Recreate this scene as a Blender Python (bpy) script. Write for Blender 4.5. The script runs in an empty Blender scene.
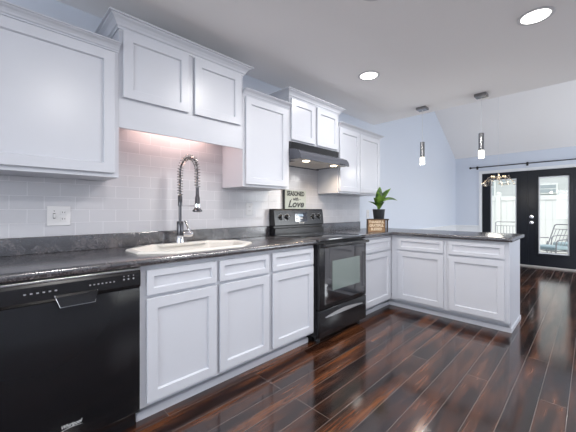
import bpy, bmesh, math, random
from mathutils import Vector, Matrix

SC = bpy.context.scene
COL = SC.collection
PI = math.pi
R = math.radians
random.seed(7)

# ------------------------------------------------------------------ camera
cam = bpy.data.cameras.new('camera')
cam.sensor_fit = 'HORIZONTAL'
cam.sensor_width = 36.0
cam.lens = 299.9 / 576 * 36
cam.shift_y = -(216 - 210.3) / 576
cam.clip_start = 0.02
camo = bpy.data.objects.new('camera', cam)
camo.location = (0, -2.309, 1.172)
camo.rotation_euler = (R(90), 0, R(45.3 - 90))
COL.objects.link(camo)
SC.camera = camo

# ------------------------------------------------------------------ world, lights, exposure
SC.view_settings.view_transform = 'Standard'
SC.view_settings.look = 'None'
SC.view_settings.gamma = 1.0
SC.view_settings.use_curve_mapping = False
SC.view_settings.exposure = 0.25

W = bpy.data.worlds.new('sky')
SC.world = W
W.use_nodes = True
wn = W.node_tree.nodes
sky = wn.new('ShaderNodeTexSky')
sky.sky_type = 'NISHITA'
sky.sun_disc = False
sky.sun_elevation = R(48)
sky.sun_rotation = R(200)
sky.dust_density = 2.0
hs = wn.new('ShaderNodeHueSaturation')
hs.inputs['Saturation'].default_value = 0.35
W.node_tree.links.new(sky.outputs[0], hs.inputs['Color'])
W.node_tree.links.new(hs.outputs[0], wn['Background'].inputs[0])
wn['Background'].inputs[1].default_value = 0.36
sun = bpy.data.lights.new('sun', 'SUN')
sun.energy = 1.5
sun.angle = R(4)
sun.color = (1, .97, .92)
suno = bpy.data.objects.new('sun', sun)
suno.rotation_euler = Vector((.55, -.30, -.78)).to_track_quat('-Z', 'Y').to_euler()
COL.objects.link(suno)


def area(name, loc, rot, sx, sy, power, color):
    l = bpy.data.lights.new(name, 'AREA')
    l.shape = 'RECTANGLE'
    l.size, l.size_y = sx, sy
    l.energy = power
    l.color = color
    o = bpy.data.objects.new(name, l)
    o.location = loc
    o.rotation_euler = rot
    COL.objects.link(o)
    return o


DAY = (0.90, 0.95, 1.0)
# fill lamps added at unseen windows: behind the camera, side, dining end
area('added_window_fill', (-2.33, -2.3, 1.45), (R(90), 0, R(-90)), 2.2, 1.3, 40, DAY)
area('added_window_fill', (3.4, -4.52, 1.45), (R(90), 0, 0), 2.0, 1.3, 6, DAY)
area('added_window_fill', (6.2, -4.52, 1.45), (R(90), 0, 0), 2.0, 1.3, 56, DAY)

# ------------------------------------------------------------------ materials
def nm(name):
    m = bpy.data.materials.new(name)
    m.use_nodes = True
    nt = m.node_tree
    return m, nt, nt.nodes['Principled BSDF']


def paint(name, col, rough=0.4, metal=0.0, ior=1.45, noise=0.0, coat=0.0):
    m, nt, b = nm(name)
    b.inputs['Base Color'].default_value = (*col, 1)
    b.inputs['Roughness'].default_value = rough
    b.inputs['Metallic'].default_value = metal
    b.inputs['IOR'].default_value = ior
    b.inputs['Coat Weight'].default_value = coat
    if noise:
        tc = nt.nodes.new('ShaderNodeTexCoord')
        n = nt.nodes.new('ShaderNodeTexNoise')
        n.inputs['Scale'].default_value = 60
        n.inputs['Detail'].default_value = 3
        bp = nt.nodes.new('ShaderNodeBump')
        bp.inputs['Strength'].default_value = noise
        bp.inputs['Distance'].default_value = 0.002
        nt.links.new(tc.outputs['Object'], n.inputs['Vector'])
        nt.links.new(n.outputs['Fac'], bp.inputs['Height'])
        nt.links.new(bp.outputs['Normal'], b.inputs['Normal'])
    return m


def emit(name, col, strength):
    m, nt, b = nm(name)
    b.inputs['Base Color'].default_value = (*col, 1)
    b.inputs['Emission Color'].default_value = (*col, 1)
    b.inputs['Emission Strength'].default_value = strength
    return m


def ramp(nt, fac, stops):
    r = nt.nodes.new('ShaderNodeValToRGB')
    e = r.color_ramp.elements
    while len(e) < len(stops):
        e.new(0.5)
    for el, (p, c) in zip(e, stops):
        el.position = p
        el.color = (*c, 1)
    nt.links.new(fac, r.inputs['Fac'])
    return r.outputs['Color']


def mapping(nt, scale=(1, 1, 1), loc=(0, 0, 0), swap=None):
    tc = nt.nodes.new('ShaderNodeTexCoord')
    out = tc.outputs['Object']
    if swap:
        s = nt.nodes.new('ShaderNodeSeparateXYZ')
        c = nt.nodes.new('ShaderNodeCombineXYZ')
        nt.links.new(out, s.inputs[0])
        for i, k in enumerate(swap):
            nt.links.new(s.outputs[k], c.inputs[i])
        out = c.outputs[0]
    mp = nt.nodes.new('ShaderNodeMapping')
    mp.inputs['Scale'].default_value = scale
    mp.inputs['Location'].default_value = loc
    nt.links.new(out, mp.inputs['Vector'])
    return mp.outputs['Vector']


def mix(nt, fac, a, b, mode='MIX'):
    n = nt.nodes.new('ShaderNodeMix')
    n.data_type = 'RGBA'
    n.blend_type = mode
    for sock, v in ((0, fac), (6, a), (7, b)):
        if isinstance(v, (int, float)):
            n.inputs[sock].default_value = v
        elif isinstance(v, tuple):
            n.inputs[sock].default_value = (*v, 1)
        else:
            nt.links.new(v, n.inputs[sock])
    return n.outputs[2]


def tex_noise(nt, vec, scale, detail=4, rough=0.55, dist=0.0):
    n = nt.nodes.new('ShaderNodeTexNoise')
    n.inputs['Scale'].default_value = scale
    n.inputs['Detail'].default_value = detail
    n.inputs['Roughness'].default_value = rough
    n.inputs['Distortion'].default_value = dist
    nt.links.new(vec, n.inputs['Vector'])
    return n.outputs['Fac']


def math_node(nt, op, a, b):
    n = nt.nodes.new('ShaderNodeMath')
    n.operation = op
    for i, v in enumerate((a, b)):
        if isinstance(v, (int, float)):
            n.inputs[i].default_value = v
        else:
            nt.links.new(v, n.inputs[i])
    return n.outputs[0]


def floor_mat():
    m, nt, b = nm('dark_wood_planks')
    vec = mapping(nt, loc=(0.35, 0.883 + 0.133 * 40, 0))
    br = nt.nodes.new('ShaderNodeTexBrick')
    br.offset = 0.37
    br.offset_frequency = 3
    br.inputs['Scale'].default_value = 1
    br.inputs['Brick Width'].default_value = 1.7
    br.inputs['Row Height'].default_value = 0.133
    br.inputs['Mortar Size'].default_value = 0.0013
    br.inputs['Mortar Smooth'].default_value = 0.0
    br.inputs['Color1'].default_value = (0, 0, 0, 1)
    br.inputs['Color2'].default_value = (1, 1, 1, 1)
    nt.links.new(vec, br.inputs['Vector'])
    sep = nt.nodes.new('ShaderNodeSeparateColor')
    nt.links.new(br.outputs['Color'], sep.inputs[0])
    rnd = sep.outputs[0]
    # shift the grain differently on every plank
    cx = nt.nodes.new('ShaderNodeCombineXYZ')
    nt.links.new(math_node(nt, 'MULTIPLY', rnd, 23.0), cx.inputs[0])
    nt.links.new(math_node(nt, 'MULTIPLY', rnd, 9.0), cx.inputs[2])
    va = nt.nodes.new('ShaderNodeVectorMath')
    va.operation = 'ADD'
    nt.links.new(vec, va.inputs[0])
    nt.links.new(cx.outputs[0], va.inputs[1])

    def sc(v, s):
        mp = nt.nodes.new('ShaderNodeMapping')
        mp.inputs['Scale'].default_value = s
        nt.links.new(v, mp.inputs['Vector'])
        return mp.outputs['Vector']
    blotch = tex_noise(nt, sc(va.outputs[0], (0.9, 7.5, 1)), 1.5, 4, 0.55, 0.15)
    grain = tex_noise(nt, sc(va.outputs[0], (3, 60, 1)), 1.6, 6, 0.65, 0.6)
    f = math_node(nt, 'ADD', math_node(nt, 'MULTIPLY', blotch, 0.66), math_node(nt, 'MULTIPLY', grain, 0.33))
    f = math_node(nt, 'ADD', f, math_node(nt, 'MULTIPLY', rnd, 0.05))
    col = ramp(nt, f, [(0.40, (0.007, 0.004, 0.0034)), (0.49, (0.022, 0.009, 0.006)), (0.57, (0.078, 0.027, 0.012)), (0.68, (0.18, 0.066, 0.026))])
    col = mix(nt, br.outputs['Fac'], col, (0.16, 0.14, 0.13))  # paler plank joints: window light caught on the bevels, put into the colour
    nt.links.new(col, b.inputs['Base Color'])
    rr = nt.nodes.new('ShaderNodeMapRange')
    rr.inputs['To Min'].default_value = 0.10
    rr.inputs['To Max'].default_value = 0.18
    nt.links.new(blotch, rr.inputs['Value'])
    nt.links.new(rr.outputs[0], b.inputs['Roughness'])
    b.inputs['IOR'].default_value = 1.8
    h = math_node(nt, 'SUBTRACT', math_node(nt, 'MULTIPLY', blotch, 0.35), math_node(nt, 'MULTIPLY', br.outputs['Fac'], 1.0))
    bp = nt.nodes.new('ShaderNodeBump')
    bp.inputs['Strength'].default_value = 0.25
    bp.inputs['Distance'].default_value = 0.004
    nt.links.new(h, bp.inputs['Height'])
    nt.links.new(bp.outputs['Normal'], b.inputs['Normal'])
    return m


def tile_mat():
    m, nt, b = nm('white_subway_tile')
    vec = mapping(nt, swap=(0, 2, 1), loc=(-0.071 + 0.154 * 20.5, -1.0155 + 0.0805 * 20, 0))
    br = nt.nodes.new('ShaderNodeTexBrick')
    br.offset = 0.5
    br.inputs['Scale'].default_value = 1
    br.inputs['Brick Width'].default_value = 0.154
    br.inputs['Row Height'].default_value = 0.0805
    br.inputs['Mortar Size'].default_value = 0.0013
    br.inputs['Mortar Smooth'].default_value = 0.3
    br.inputs['Color1'].default_value = (0.50, 0.505, 0.545, 1)
    br.inputs['Color2'].default_value = (0.53, 0.535, 0.575, 1)
    br.inputs['Mortar'].default_value = (0.70, 0.70, 0.74, 1)
    nt.links.new(vec, br.inputs['Vector'])
    nt.links.new(br.outputs['Color'], b.inputs['Base Color'])
    b.inputs['Roughness'].default_value = 0.16
    bp = nt.nodes.new('ShaderNodeBump')
    bp.invert = True
    bp.inputs['Strength'].default_value = 0.5
    bp.inputs['Distance'].default_value = 0.002
    nt.links.new(br.outputs['Fac'], bp.inputs['Height'])
    nt.links.new(bp.outputs['Normal'], b.inputs['Normal'])
    return m


def counter_mat():
    m, nt, b = nm('dark_laminate')
    vec = mapping(nt)
    a = tex_noise(nt, vec, 9, 5, 0.6, 0.8)
    s = tex_noise(nt, vec, 130, 2, 0.5)
    f = math_node(nt, 'ADD', math_node(nt, 'MULTIPLY', a, 0.6), math_node(nt, 'MULTIPLY', s, 0.4))
    col = ramp(nt, f, [(0.36, (0.016, 0.016, 0.021)), (0.5, (0.045, 0.045, 0.054)), (0.62, (0.115, 0.105, 0.11))])
    nt.links.new(col, b.inputs['Base Color'])
    b.inputs['Roughness'].default_value = 0.2
    b.inputs['IOR'].default_value = 2.3
    return m


def glass_mat(name='clear_glass', refl=0.07, tint=(1, 1, 1)):
    m = bpy.data.materials.new(name)
    m.use_nodes = True
    nt = m.node_tree
    nt.nodes.clear()
    o = nt.nodes.new('ShaderNodeOutputMaterial')
    t = nt.nodes.new('ShaderNodeBsdfTransparent')
    t.inputs[0].default_value = (*tint, 1)
    g = nt.nodes.new('ShaderNodeBsdfGlossy')
    g.inputs['Roughness'].default_value = 0.02
    mx = nt.nodes.new('ShaderNodeMixShader')
    mx.inputs[0].default_value = refl
    nt.links.new(t.outputs[0], mx.inputs[1])
    nt.links.new(g.outputs[0], mx.inputs[2])
    nt.links.new(mx.outputs[0], o.inputs[0])
    return m


def wood_mat(name, c0, c1, scale=(4, 40, 40), rough=0.5):
    m, nt, b = nm(name)
    g = tex_noise(nt, mapping(nt, scale=scale), 1.0, 4, 0.6, 0.5)
    nt.links.new(ramp(nt, g, [(0.35, c0), (0.65, c1)]), b.inputs['Base Color'])
    b.inputs['Roughness'].default_value = rough
    return m


def leaf_mat():
    m, nt, b = nm('green_leaf')
    g = tex_noise(nt, mapping(nt), 14, 3)
    nt.links.new(ramp(nt, g, [(0.38, (0.018, 0.06, 0.010)), (0.62, (0.17, 0.31, 0.04))]), b.inputs['Base Color'])
    b.inputs['Roughness'].default_value = 0.35
    return m


def siding_mat():
    m, nt, b = nm('pale_lap_siding')
    s = nt.nodes.new('ShaderNodeTexWave')
    s.bands_direction = 'Z'
    s.wave_profile = 'SAW'
    s.inputs['Scale'].default_value = 1.9
    nt.links.new(mapping(nt), s.inputs['Vector'])
    nt.links.new(ramp(nt, s.outputs['Fac'], [(0.0, (0.36, 0.39, 0.38)), (0.12, (0.46, 0.49, 0.48))]), b.inputs['Base Color'])
    b.inputs['Roughness'].default_value = 0.6
    return m


M = dict(
    cab=paint('white_cabinet_paint', (0.60, 0.62, 0.68), 0.30),
    wall=paint('pale_blue_wall_paint', (0.64, 0.69, 0.785), 0.6, noise=0.06),
    ceil=paint('ceiling_paint', (0.92, 0.905, 0.905), 0.8, noise=0.08),
    trim=paint('white_trim_paint', (0.80, 0.82, 0.85), 0.4),
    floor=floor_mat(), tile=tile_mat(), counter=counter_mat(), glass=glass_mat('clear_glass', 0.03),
    black=paint('black_enamel', (0.010, 0.010, 0.012), 0.22, ior=1.5),
    blackg=paint('black_glass', (0.008, 0.008, 0.010), 0.05, ior=2.5),
    dwblack=paint('semi_gloss_black', (0.009, 0.009, 0.011), 0.16, ior=1.4),
    cordm=paint('clear_cord', (0.72, 0.73, 0.75), 0.4),
    oven=paint('grey_oven_glass', (0.17, 0.215, 0.20), 0.05, ior=2.1),
    slate=paint('slate_enamel', (0.075, 0.08, 0.10), 0.25, ior=1.6),
    doorblack=paint('black_door_paint', (0.008, 0.010, 0.016), 0.3, ior=1.35),
    iron=paint('black_iron', (0.012, 0.012, 0.014), 0.4),
    chrome=paint('chrome', (0.80, 0.80, 0.82), 0.12, 1.0),
    steel=paint('brushed_steel', (0.42, 0.42, 0.44), 0.28, 1.0),
    satin=paint('satin_silver', (0.45, 0.45, 0.48), 0.35, 0.6),
    coil=paint('spring_steel', (0.40, 0.39, 0.385), 0.25, 0.9),
    pend=paint('pendant_nickel', (0.26, 0.26, 0.27), 0.25, 1.0),
    gunmetal=paint('dark_chrome', (0.11, 0.11, 0.12), 0.2, 1.0),
    porcelain=paint('off_white_sink', (0.74, 0.72, 0.68), 0.2),
    plastic=paint('white_plastic', (0.66, 0.66, 0.68), 0.35),
    dark=paint('dark_slot', (0.02, 0.02, 0.02), 0.6),
    mark=paint('pale_print', (0.75, 0.76, 0.78), 0.5),
    btn=paint('grey_button_print', (0.28, 0.28, 0.30), 0.5),
    ink=paint('dark_ink', (0.04, 0.045, 0.05), 0.6),
    pot=paint('charcoal_pot', (0.022, 0.024, 0.030), 0.5),
    soil=paint('potting_soil', (0.03, 0.02, 0.014), 0.9, noise=0.5),
    leaf=leaf_mat(),
    stem=paint('green_stem', (0.12, 0.22, 0.05), 0.5),
    signwood=wood_mat('brown_sign_wood', (0.16, 0.085, 0.04), (0.30, 0.18, 0.09)),
    signpale=paint('pale_sign_board', (0.42, 0.47, 0.45), 0.6),
    cream=paint('cream_letters', (0.72, 0.60, 0.45), 0.6),
    standwood=wood_mat('dark_stand_wood', (0.015, 0.010, 0.008), (0.05, 0.03, 0.02)),
    deck=wood_mat('deck_boards', (0.42, 0.39, 0.35), (0.56, 0.53, 0.48), (2, 30, 2), 0.7),
    vinyl=paint('white_vinyl', (0.66, 0.69, 0.66), 0.45),
    siding=siding_mat(),
    roof=paint('grey_roof', (0.18, 0.18, 0.19), 0.8),
    housewin=paint('house_window_pane', (0.30, 0.35, 0.36), 0.5),
    patio=paint('grey_patio_metal', (0.17, 0.18, 0.19), 0.4),
    cushion=paint('teal_cushion', (0.26, 0.35, 0.37), 0.8, noise=0.2),
    canlens=emit('recessed_lamp_lens', (1.0, 0.97, 0.93), 6),
    warmlens=emit('warm_lamp_lens', (1.0, 0.68, 0.58), 21),
    hoodlens=emit('hood_lamp_lens', (1.0, 0.80, 0.55), 10),
    frost=emit('lit_frosted_glass', (1.0, 0.97, 0.88), 1.6),
    bulb=emit('warm_bulb', (1.0, 0.80, 0.50), 2.5),
    crystal=glass_mat('crystal_glass', 0.22, (0.95, 0.93, 0.88)),
    gold=paint('champagne_metal', (0.62, 0.52, 0.40), 0.25, 1.0),
    under=paint('hood_underside', (0.62, 0.59, 0.55), 0.4, 0.2),
    display=emit('range_display', (0.25, 0.35, 0.45), 0.15),
    thresh=paint('pale_threshold', (0.52, 0.50, 0.48), 0.4),
    treeleaf=paint('foliage', (0.06, 0.10, 0.04), 0.7),
)

# ------------------------------------------------------------------ mesh helpers
class MB:
    def __init__(s):
        s.bm = bmesh.new()

    def _merge(s, b):
        me = bpy.data.meshes.new('tmp')
        b.to_mesh(me)
        b.free()
        s.bm.from_mesh(me)
        bpy.data.meshes.remove(me)
        return s

    def box(s, x0, x1, y0, y1, z0, z1, bev=0.0, seg=2):
        b = bmesh.new()
        bmesh.ops.create_cube(b, size=1)
        for v in b.verts:
            v.co = Vector((x0 + (x1 - x0) * (v.co.x + .5), y0 + (y1 - y0) * (v.co.y + .5), z0 + (z1 - z0) * (v.co.z + .5)))
        bmesh.ops.recalc_face_normals(b, faces=b.faces)
        if bev:
            bmesh.ops.bevel(b, geom=list(b.edges), offset=bev, segments=seg, profile=0.5, affect='EDGES')
        return s._merge(b)

    def cyl(s, p0, p1, r0, r1=None, seg=20, caps=True):
        r1 = r0 if r1 is None else r1
        p0, p1 = Vector(p0), Vector(p1)
        d = p1 - p0
        b = bmesh.new()
        bmesh.ops.create_cone(b, cap_ends=caps, segments=seg, radius1=r0, radius2=r1, depth=d.length)
        q = d.to_track_quat('Z', 'Y').to_matrix().to_4x4()
        bmesh.ops.transform(b, matrix=Matrix.Translation((p0 + p1) / 2) @ q, verts=b.verts)
        return s._merge(b)

    def ball(s, c, r, u=12, v=8, scale=(1, 1, 1)):
        b = bmesh.new()
        bmesh.ops.create_uvsphere(b, u_segments=u, v_segments=v, radius=r)
        for w in b.verts:
            w.co = Vector((w.co.x * scale[0], w.co.y * scale[1], w.co.z * scale[2])) + Vector(c)
        return s._merge(b)

    def lathe(s, prof, origin=(0, 0, 0), seg=28, axis=None):
        """prof: list of (radius, height); first and last closed when radius is 0"""
        b = bmesh.new()
        rings = []
        for r, z in prof:
            if r < 1e-6:
                rings.append([b.verts.new((0, 0, z))])
            else:
                rings.append([b.verts.new((r * math.cos(2 * PI * i / seg), r * math.sin(2 * PI * i / seg), z)) for i in range(seg)])
        for A, B in zip(rings, rings[1:]):
            for i in range(seg):
                j = (i + 1) % seg
                if len(A) == 1 and len(B) == 1:
                    continue
                if len(A) == 1:
                    b.faces.new((A[0], B[i], B[j]))
                elif len(B) == 1:
                    b.faces.new((A[i], A[j], B[0]))
                else:
                    b.faces.new((A[i], A[j], B[j], B[i]))
        bmesh.ops.recalc_face_normals(b, faces=b.faces)
        mt = Matrix.Translation(origin)
        if axis is not None:
            mt = mt @ Vector(axis).to_track_quat('Z', 'Y').to_matrix().to_4x4()
        bmesh.ops.transform(b, matrix=mt, verts=b.verts)
        return s._merge(b)

    def tube(s, pts, r, seg=8, closed=False):
        pts = [Vector(p) for p in pts]
        n = len(pts)
        rad = r if isinstance(r, (list, tuple)) else [r] * n
        b = bmesh.new()
        rings = []
        prev = None
        for i, p in enumerate(pts):
            a = pts[(i - 1) % n] if (i or closed) else p
            c = pts[(i + 1) % n] if (i < n - 1 or closed) else p
            t = (c - a).normalized()
            if prev is None:
                up = Vector((0, 0, 1)) if abs(t.z) < 0.9 else Vector((1, 0, 0))
                x = t.cross(up).normalized()
            else:
                x = (prev - t * prev.dot(t)).normalized()
            prev = x
            y = t.cross(x)
            rings.append([b.verts.new(p + (x * math.cos(2 * PI * k / seg) + y * math.sin(2 * PI * k / seg)) * rad[i]) for k in range(seg)])
        m = n if closed else n - 1
        for i in range(m):
            A, B = rings[i], rings[(i + 1) % n]
            for k in range(seg):
                b.faces.new((A[k], A[(k + 1) % seg], B[(k + 1) % seg], B[k]))
        if not closed:
            b.faces.new(rings[0])
            b.faces.new(rings[-1])
        bmesh.ops.recalc_face_normals(b, faces=b.faces)
        return s._merge(b)

    def prism(s, poly, f, d0, d1):
        """poly: list of (a, b); f(a, b, d) -> xyz; extruded from d0 to d1"""
        b = bmesh.new()
        A = [b.verts.new(f(p[0], p[1], d0)) for p in poly]
        B = [b.verts.new(f(p[0], p[1], d1)) for p in poly]
        n = len(poly)
        b.faces.new(A)
        b.faces.new(B)
        for i in range(n):
            b.faces.new((A[i], A[(i + 1) % n], B[(i + 1) % n], B[i]))
        bmesh.ops.recalc_face_normals(b, faces=b.faces)
        return s._merge(b)

    def loft(s, rings, cap0=True, cap1=True, closed=True):
        b = bmesh.new()
        RR = [[b.verts.new(p) for p in r] for r in rings]
        n = len(RR[0])
        for A, B in zip(RR, RR[1:]):
            for i in range(n if closed else n - 1):
                j = (i + 1) % n
                b.faces.new((A[i], A[j], B[j], B[i]))
        if cap0:
            b.faces.new(RR[0])
        if cap1:
            b.faces.new(RR[-1])
        bmesh.ops.recalc_face_normals(b, faces=b.faces)
        return s._merge(b)

    def xform(s, mat):
        bmesh.ops.transform(s.bm, matrix=mat, verts=s.bm.verts)
        return s


BASE = {}


def obj(name, mb, mat, parent=None, smooth=False):
    """link the collected shape as ONE mesh object; a part is stored relative to its thing's base"""
    me = bpy.data.meshes.new(name)
    bm = mb.bm
    if parent is not None:
        root = parent
        while root.parent:
            root = root.parent
        bmesh.ops.translate(bm, vec=-Vector(BASE.get(root.name, (0, 0, 0))), verts=bm.verts)
    bm.to_mesh(me)
    bm.free()
    me.materials.append(mat)
    if smooth:
        for p in me.polygons:
            p.use_smooth = True
        try:
            me.set_sharp_from_angle(angle=R(40))
        except Exception:
            pass
    o = bpy.data.objects.new(name, me)
    COL.objects.link(o)
    if parent is not None:
        o.parent = parent
    return o


def tag(o, label, cat, group=None):
    o['label'] = label
    o['category'] = cat
    if group:
        o['group'] = group
    return o


def thing(name, label, cat, loc=(0, 0, 0), group=None):
    o = bpy.data.objects.new(name, None)
    o.empty_display_size = 0.1
    COL.objects.link(o)
    o.location = loc
    BASE[o.name] = tuple(loc)
    return tag(o, label, cat, group)


def struct(name, mb, mat, parent=None, smooth=False, label=None):
    o = obj(name, mb, mat, parent, smooth)
    if parent is None:
        o['kind'] = 'structure'
        if label:
            o['label'] = label
    return o


def text_obj(name, body, size, origin, xdir, zdir, mat, parent, shear=0.0, depth=0.0006, align='CENTER', sx=1.0, bold=0.0):
    """lettering as thin real relief on a surface; xdir is the reading direction, zdir the letters' up"""
    c = bpy.data.curves.new(name, 'FONT')
    c.body = body
    c.size = size
    c.shear = shear
    c.align_x = align
    c.align_y = 'CENTER'
    c.extrude = depth
    c.offset = bold
    c.resolution_u = 3
    t = bpy.data.objects.new(name, c)
    COL.objects.link(t)
    dg = bpy.context.evaluated_depsgraph_get()
    me = bpy.data.meshes.new_from_object(t.evaluated_get(dg))
    bpy.data.objects.remove(t)
    mb = MB()
    mb.bm.from_mesh(me)
    bpy.data.meshes.remove(me)
    X = Vector(xdir).normalized()
    Z = Vector(zdir).normalized()
    N = X.cross(Z)
    mt = Matrix(((X.x * sx, Z.x, N.x, origin[0]), (X.y * sx, Z.y, N.y, origin[1]), (X.z * sx, Z.z, N.z, origin[2]), (0, 0, 0, 1)))
    mb.xform(mt)
    return obj(name, mb, mat, parent)


# faces: FY looks towards -y (the long run), FX towards -x (the peninsula): (along, outward depth, height)
def FY(y):
    return lambda a, d, z: (a, y - d, z)


def FX(x):
    return lambda a, d, z: (x - d, a, z)


def shaker(f, a0, a1, z0, z1, rail=0.057, th=0.021, rec=0.013, cham=0.0055):
    mb = MB()

    def ring(ins, d):
        return [f(a0 + ins, d, z0 + ins), f(a1 - ins, d, z0 + ins), f(a1 - ins, d, z1 - ins), f(a0 + ins, d, z1 - ins)]
    mb.loft([ring(0, 0.0045), ring(0, th - 0.002), ring(0.002, th), ring(rail, th), ring(rail + 0.0015, th - 0.002), ring(rail + cham, th - rec)])
    return mb


def crown(x0, x1, yf, yb, zb, h, p, left=True, right=True):
    """moulded cornice: profile swept round the front and the free sides"""
    prof = [(0.0, 0.0), (0.10, 0.0), (0.14, 0.16), (0.26, 0.22), (0.34, 0.40), (0.52, 0.62), (0.78, 0.78), (0.82, 0.86), (1.0, 0.88), (1.0, 1.0), (0.0, 1.0)]
    rings = []
    for o, t in prof:
        o *= p
        z = zb + h * t
        xl = x0 - (o if left else 0)
        xr = x1 + (o if right else 0)
        rings.append([(xl, yb, z), (xl, yf - o, z), (xr, yf - o, z), (xr, yb, z)])
    return MB().loft(rings)


# ================================================================== THE SETTING
XL, XR, YR = -2.4, 8.0, -4.6          # room limits
ZC, XC, XRIDGE, ZE = 2.46, 4.10, 5.9, 2.41
SL = 0.60


def zv(x):
    return ZE + SL * (XR - max(x, XRIDGE)) if x >= XRIDGE else ZE + SL * (XR - XRIDGE) - SL * (XRIDGE - x)


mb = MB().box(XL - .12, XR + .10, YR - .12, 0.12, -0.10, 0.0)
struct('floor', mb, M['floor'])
# long wall with gable
gable = [(XL, 0), (XR, 0), (XR, ZE), (XRIDGE, zv(XRIDGE)), (XC, zv(XC)), (XC, ZC), (XL, ZC)]
struct('wall_back', MB().prism(gable, lambda a, b, d: (a, d, b), 0.0, 0.12), M['wall'])
# far wall with the opening of the french doors
D0, D1, DZ = -0.535, -2.205, 2.02
mb = MB()
mb.box(XR, XR + .14, D0, 0.12, 0, ZE)
mb.box(XR, XR + .14, YR - .12, D1, 0, ZE)
mb.box(XR, XR + .14, D1, D0, DZ, ZE)
struct('wall_far', mb, M['wall'])
# right wall, behind the photographer's right shoulder, with two added windows
mb = MB()
mb.box(XL, XR, YR - .12, YR, 0, 0.8)
mb.box(XL, XR, YR - .12, YR, 2.1, ZE)
for a, b in ((XL, 2.4), (4.4, 5.2), (7.2, XR)):
    mb.box(a, b, YR - .12, YR, 0.8, 2.1)
mb.prism([(XL, ZE), (XR, ZE), (XRIDGE, zv(XRIDGE)), (XC, zv(XC)), (XC, ZC), (XL, ZC)], lambda a, b, d: (a, d, b), YR - .12, YR)
struct('wall_right', mb, M['wall'])
# left wall with an added window
mb = MB()
mb.box(XL - .12, XL, YR, 0.12, 0, 0.8)
mb.box(XL - .12, XL, YR, 0.12, 2.1, ZC)
mb.box(XL - .12, XL, YR, -3.4, 0.8, 2.1)
mb.box(XL - .12, XL, -1.2, 0.12, 0.8, 2.1)
struct('wall_left', mb, M['wall'])
struct('ceiling', MB().box(XL - .12, XC, YR - .12, 0.12, ZC, ZC + .12), M['ceil'])
mb = MB().prism([(XR + .14, zv(XR) - SL * .14), (XRIDGE, zv(XRIDGE)), (XRIDGE, zv(XRIDGE) + .14), (XR + .14, zv(XR) - SL * .14 + .14)], lambda a, b, d: (a, d, b), YR - .12, 0.12)
mb.prism([(XC, zv(XC)), (XRIDGE, zv(XRIDGE)), (XRIDGE, zv(XRIDGE) + .14), (XC, zv(XC) + .14)], lambda a, b, d: (a, d, b), YR - .12, 0.12)
struct('ceiling', mb, M['ceil'])


def window(name, f, a0, a1):
    w = MB()
    z0, z1, t = 0.8, 2.1, 0.05
    for q in ((a0, a1, z0, z0 + t), (a0, a1, z1 - t, z1), (a0, a0 + t, z0 + t, z1 - t), (a1 - t, a1, z0 + t, z1 - t), ((a0 + a1) / 2 - .02, (a0 + a1) / 2 + .02, z0 + t, z1 - t)):
        p, r = f(q[0], 0.04, q[2]), f(q[1], 0.09, q[3])
        w.box(min(p[0], r[0]), max(p[0], r[0]), min(p[1], r[1]), max(p[1], r[1]), q[2], q[3])
    o = struct(name, w, M['trim'])
    g = MB()
    p, r = f(a0 + t, 0.06, z0 + t), f(a1 - t, 0.066, z1 - t)
    g.box(min(p[0], r[0]), max(p[0], r[0]), min(p[1], r[1]), max(p[1], r[1]), z0 + t, z1 - t)
    obj('window_pane', g, M['glass'], o)


window('added_window_1', lambda a, d, z: (a, YR - d, z), 2.4, 4.4)  # windows added out of view to carry the fill daylight
window('added_window_2', lambda a, d, z: (a, YR - d, z), 5.2, 7.2)
window('added_window_3', lambda a, d, z: (XL - d, a, z), -3.4, -1.2)

# white wainscot with chair rail round the dining end
WX = 4.075
mb = MB().box(WX, XR - .012, -0.012, -0.0005, 0.0, 0.79)
mb.box(WX, XR - .012, -0.032, -0.0005, 0.79, 0.822, 0.004)
mb.box(WX, XR - .012, -0.024, -0.0005, 0.0, 0.11, 0.003)
struct('trim_1', mb, M['trim'], label='white wainscot and chair rail on the long wall')
mb = MB().box(XR - .012, XR - .0005, -0.488, -0.0005, 0.0, 0.79)
mb.box(XR - .032, XR - .0005, -0.488, -0.0335, 0.79, 0.822, 0.004)
mb.box(XR - .024, XR - .0005, -0.488, -0.0255, 0.0, 0.11, 0.003)
struct('trim_2', mb, M['trim'], label='white wainscot left of the french doors')
# door casing
mb = MB()
mb.box(XR - .020, XR - .0005, D0, D0 + .045, 0, DZ + .045, .003)
mb.box(XR - .020, XR - .0005, D1 - .045, D1, 0, DZ + .045, .003)
mb.box(XR - .020, XR - .0005, D1, D0, DZ, DZ + .045, .003)
mb.box(XR, XR + .14, D0 - .014, D0 - .0005, 0.026, DZ - .0005)
mb.box(XR, XR + .14, D1 + .0005, D1 + .014, 0.026, DZ - .0005)
mb.box(XR, XR + .14, D1 + .0145, D0 - .0145, DZ - .014, DZ - .0005)
struct('trim_3', mb, M['trim'], label='white casing of the french doors')
mb = MB().box(XR - .025, XR + .14, D1 + .0005, D0 - .0005, 0.0005, 0.025, .004)
struct('trim_4', mb, M['thresh'], label='pale threshold under the french doors')
mb = MB().box(XR - .016, XR - .0005, YR + .001, D1 - .046, 0.0005, 0.11, .003)
struct('baseboard_far', mb, M['trim'])
mb = MB().box(XL + .001, XR - .02, YR + .0005, YR + .016, 0.0005, 0.11, .003)
struct('baseboard_right', mb, M['trim'])


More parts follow.
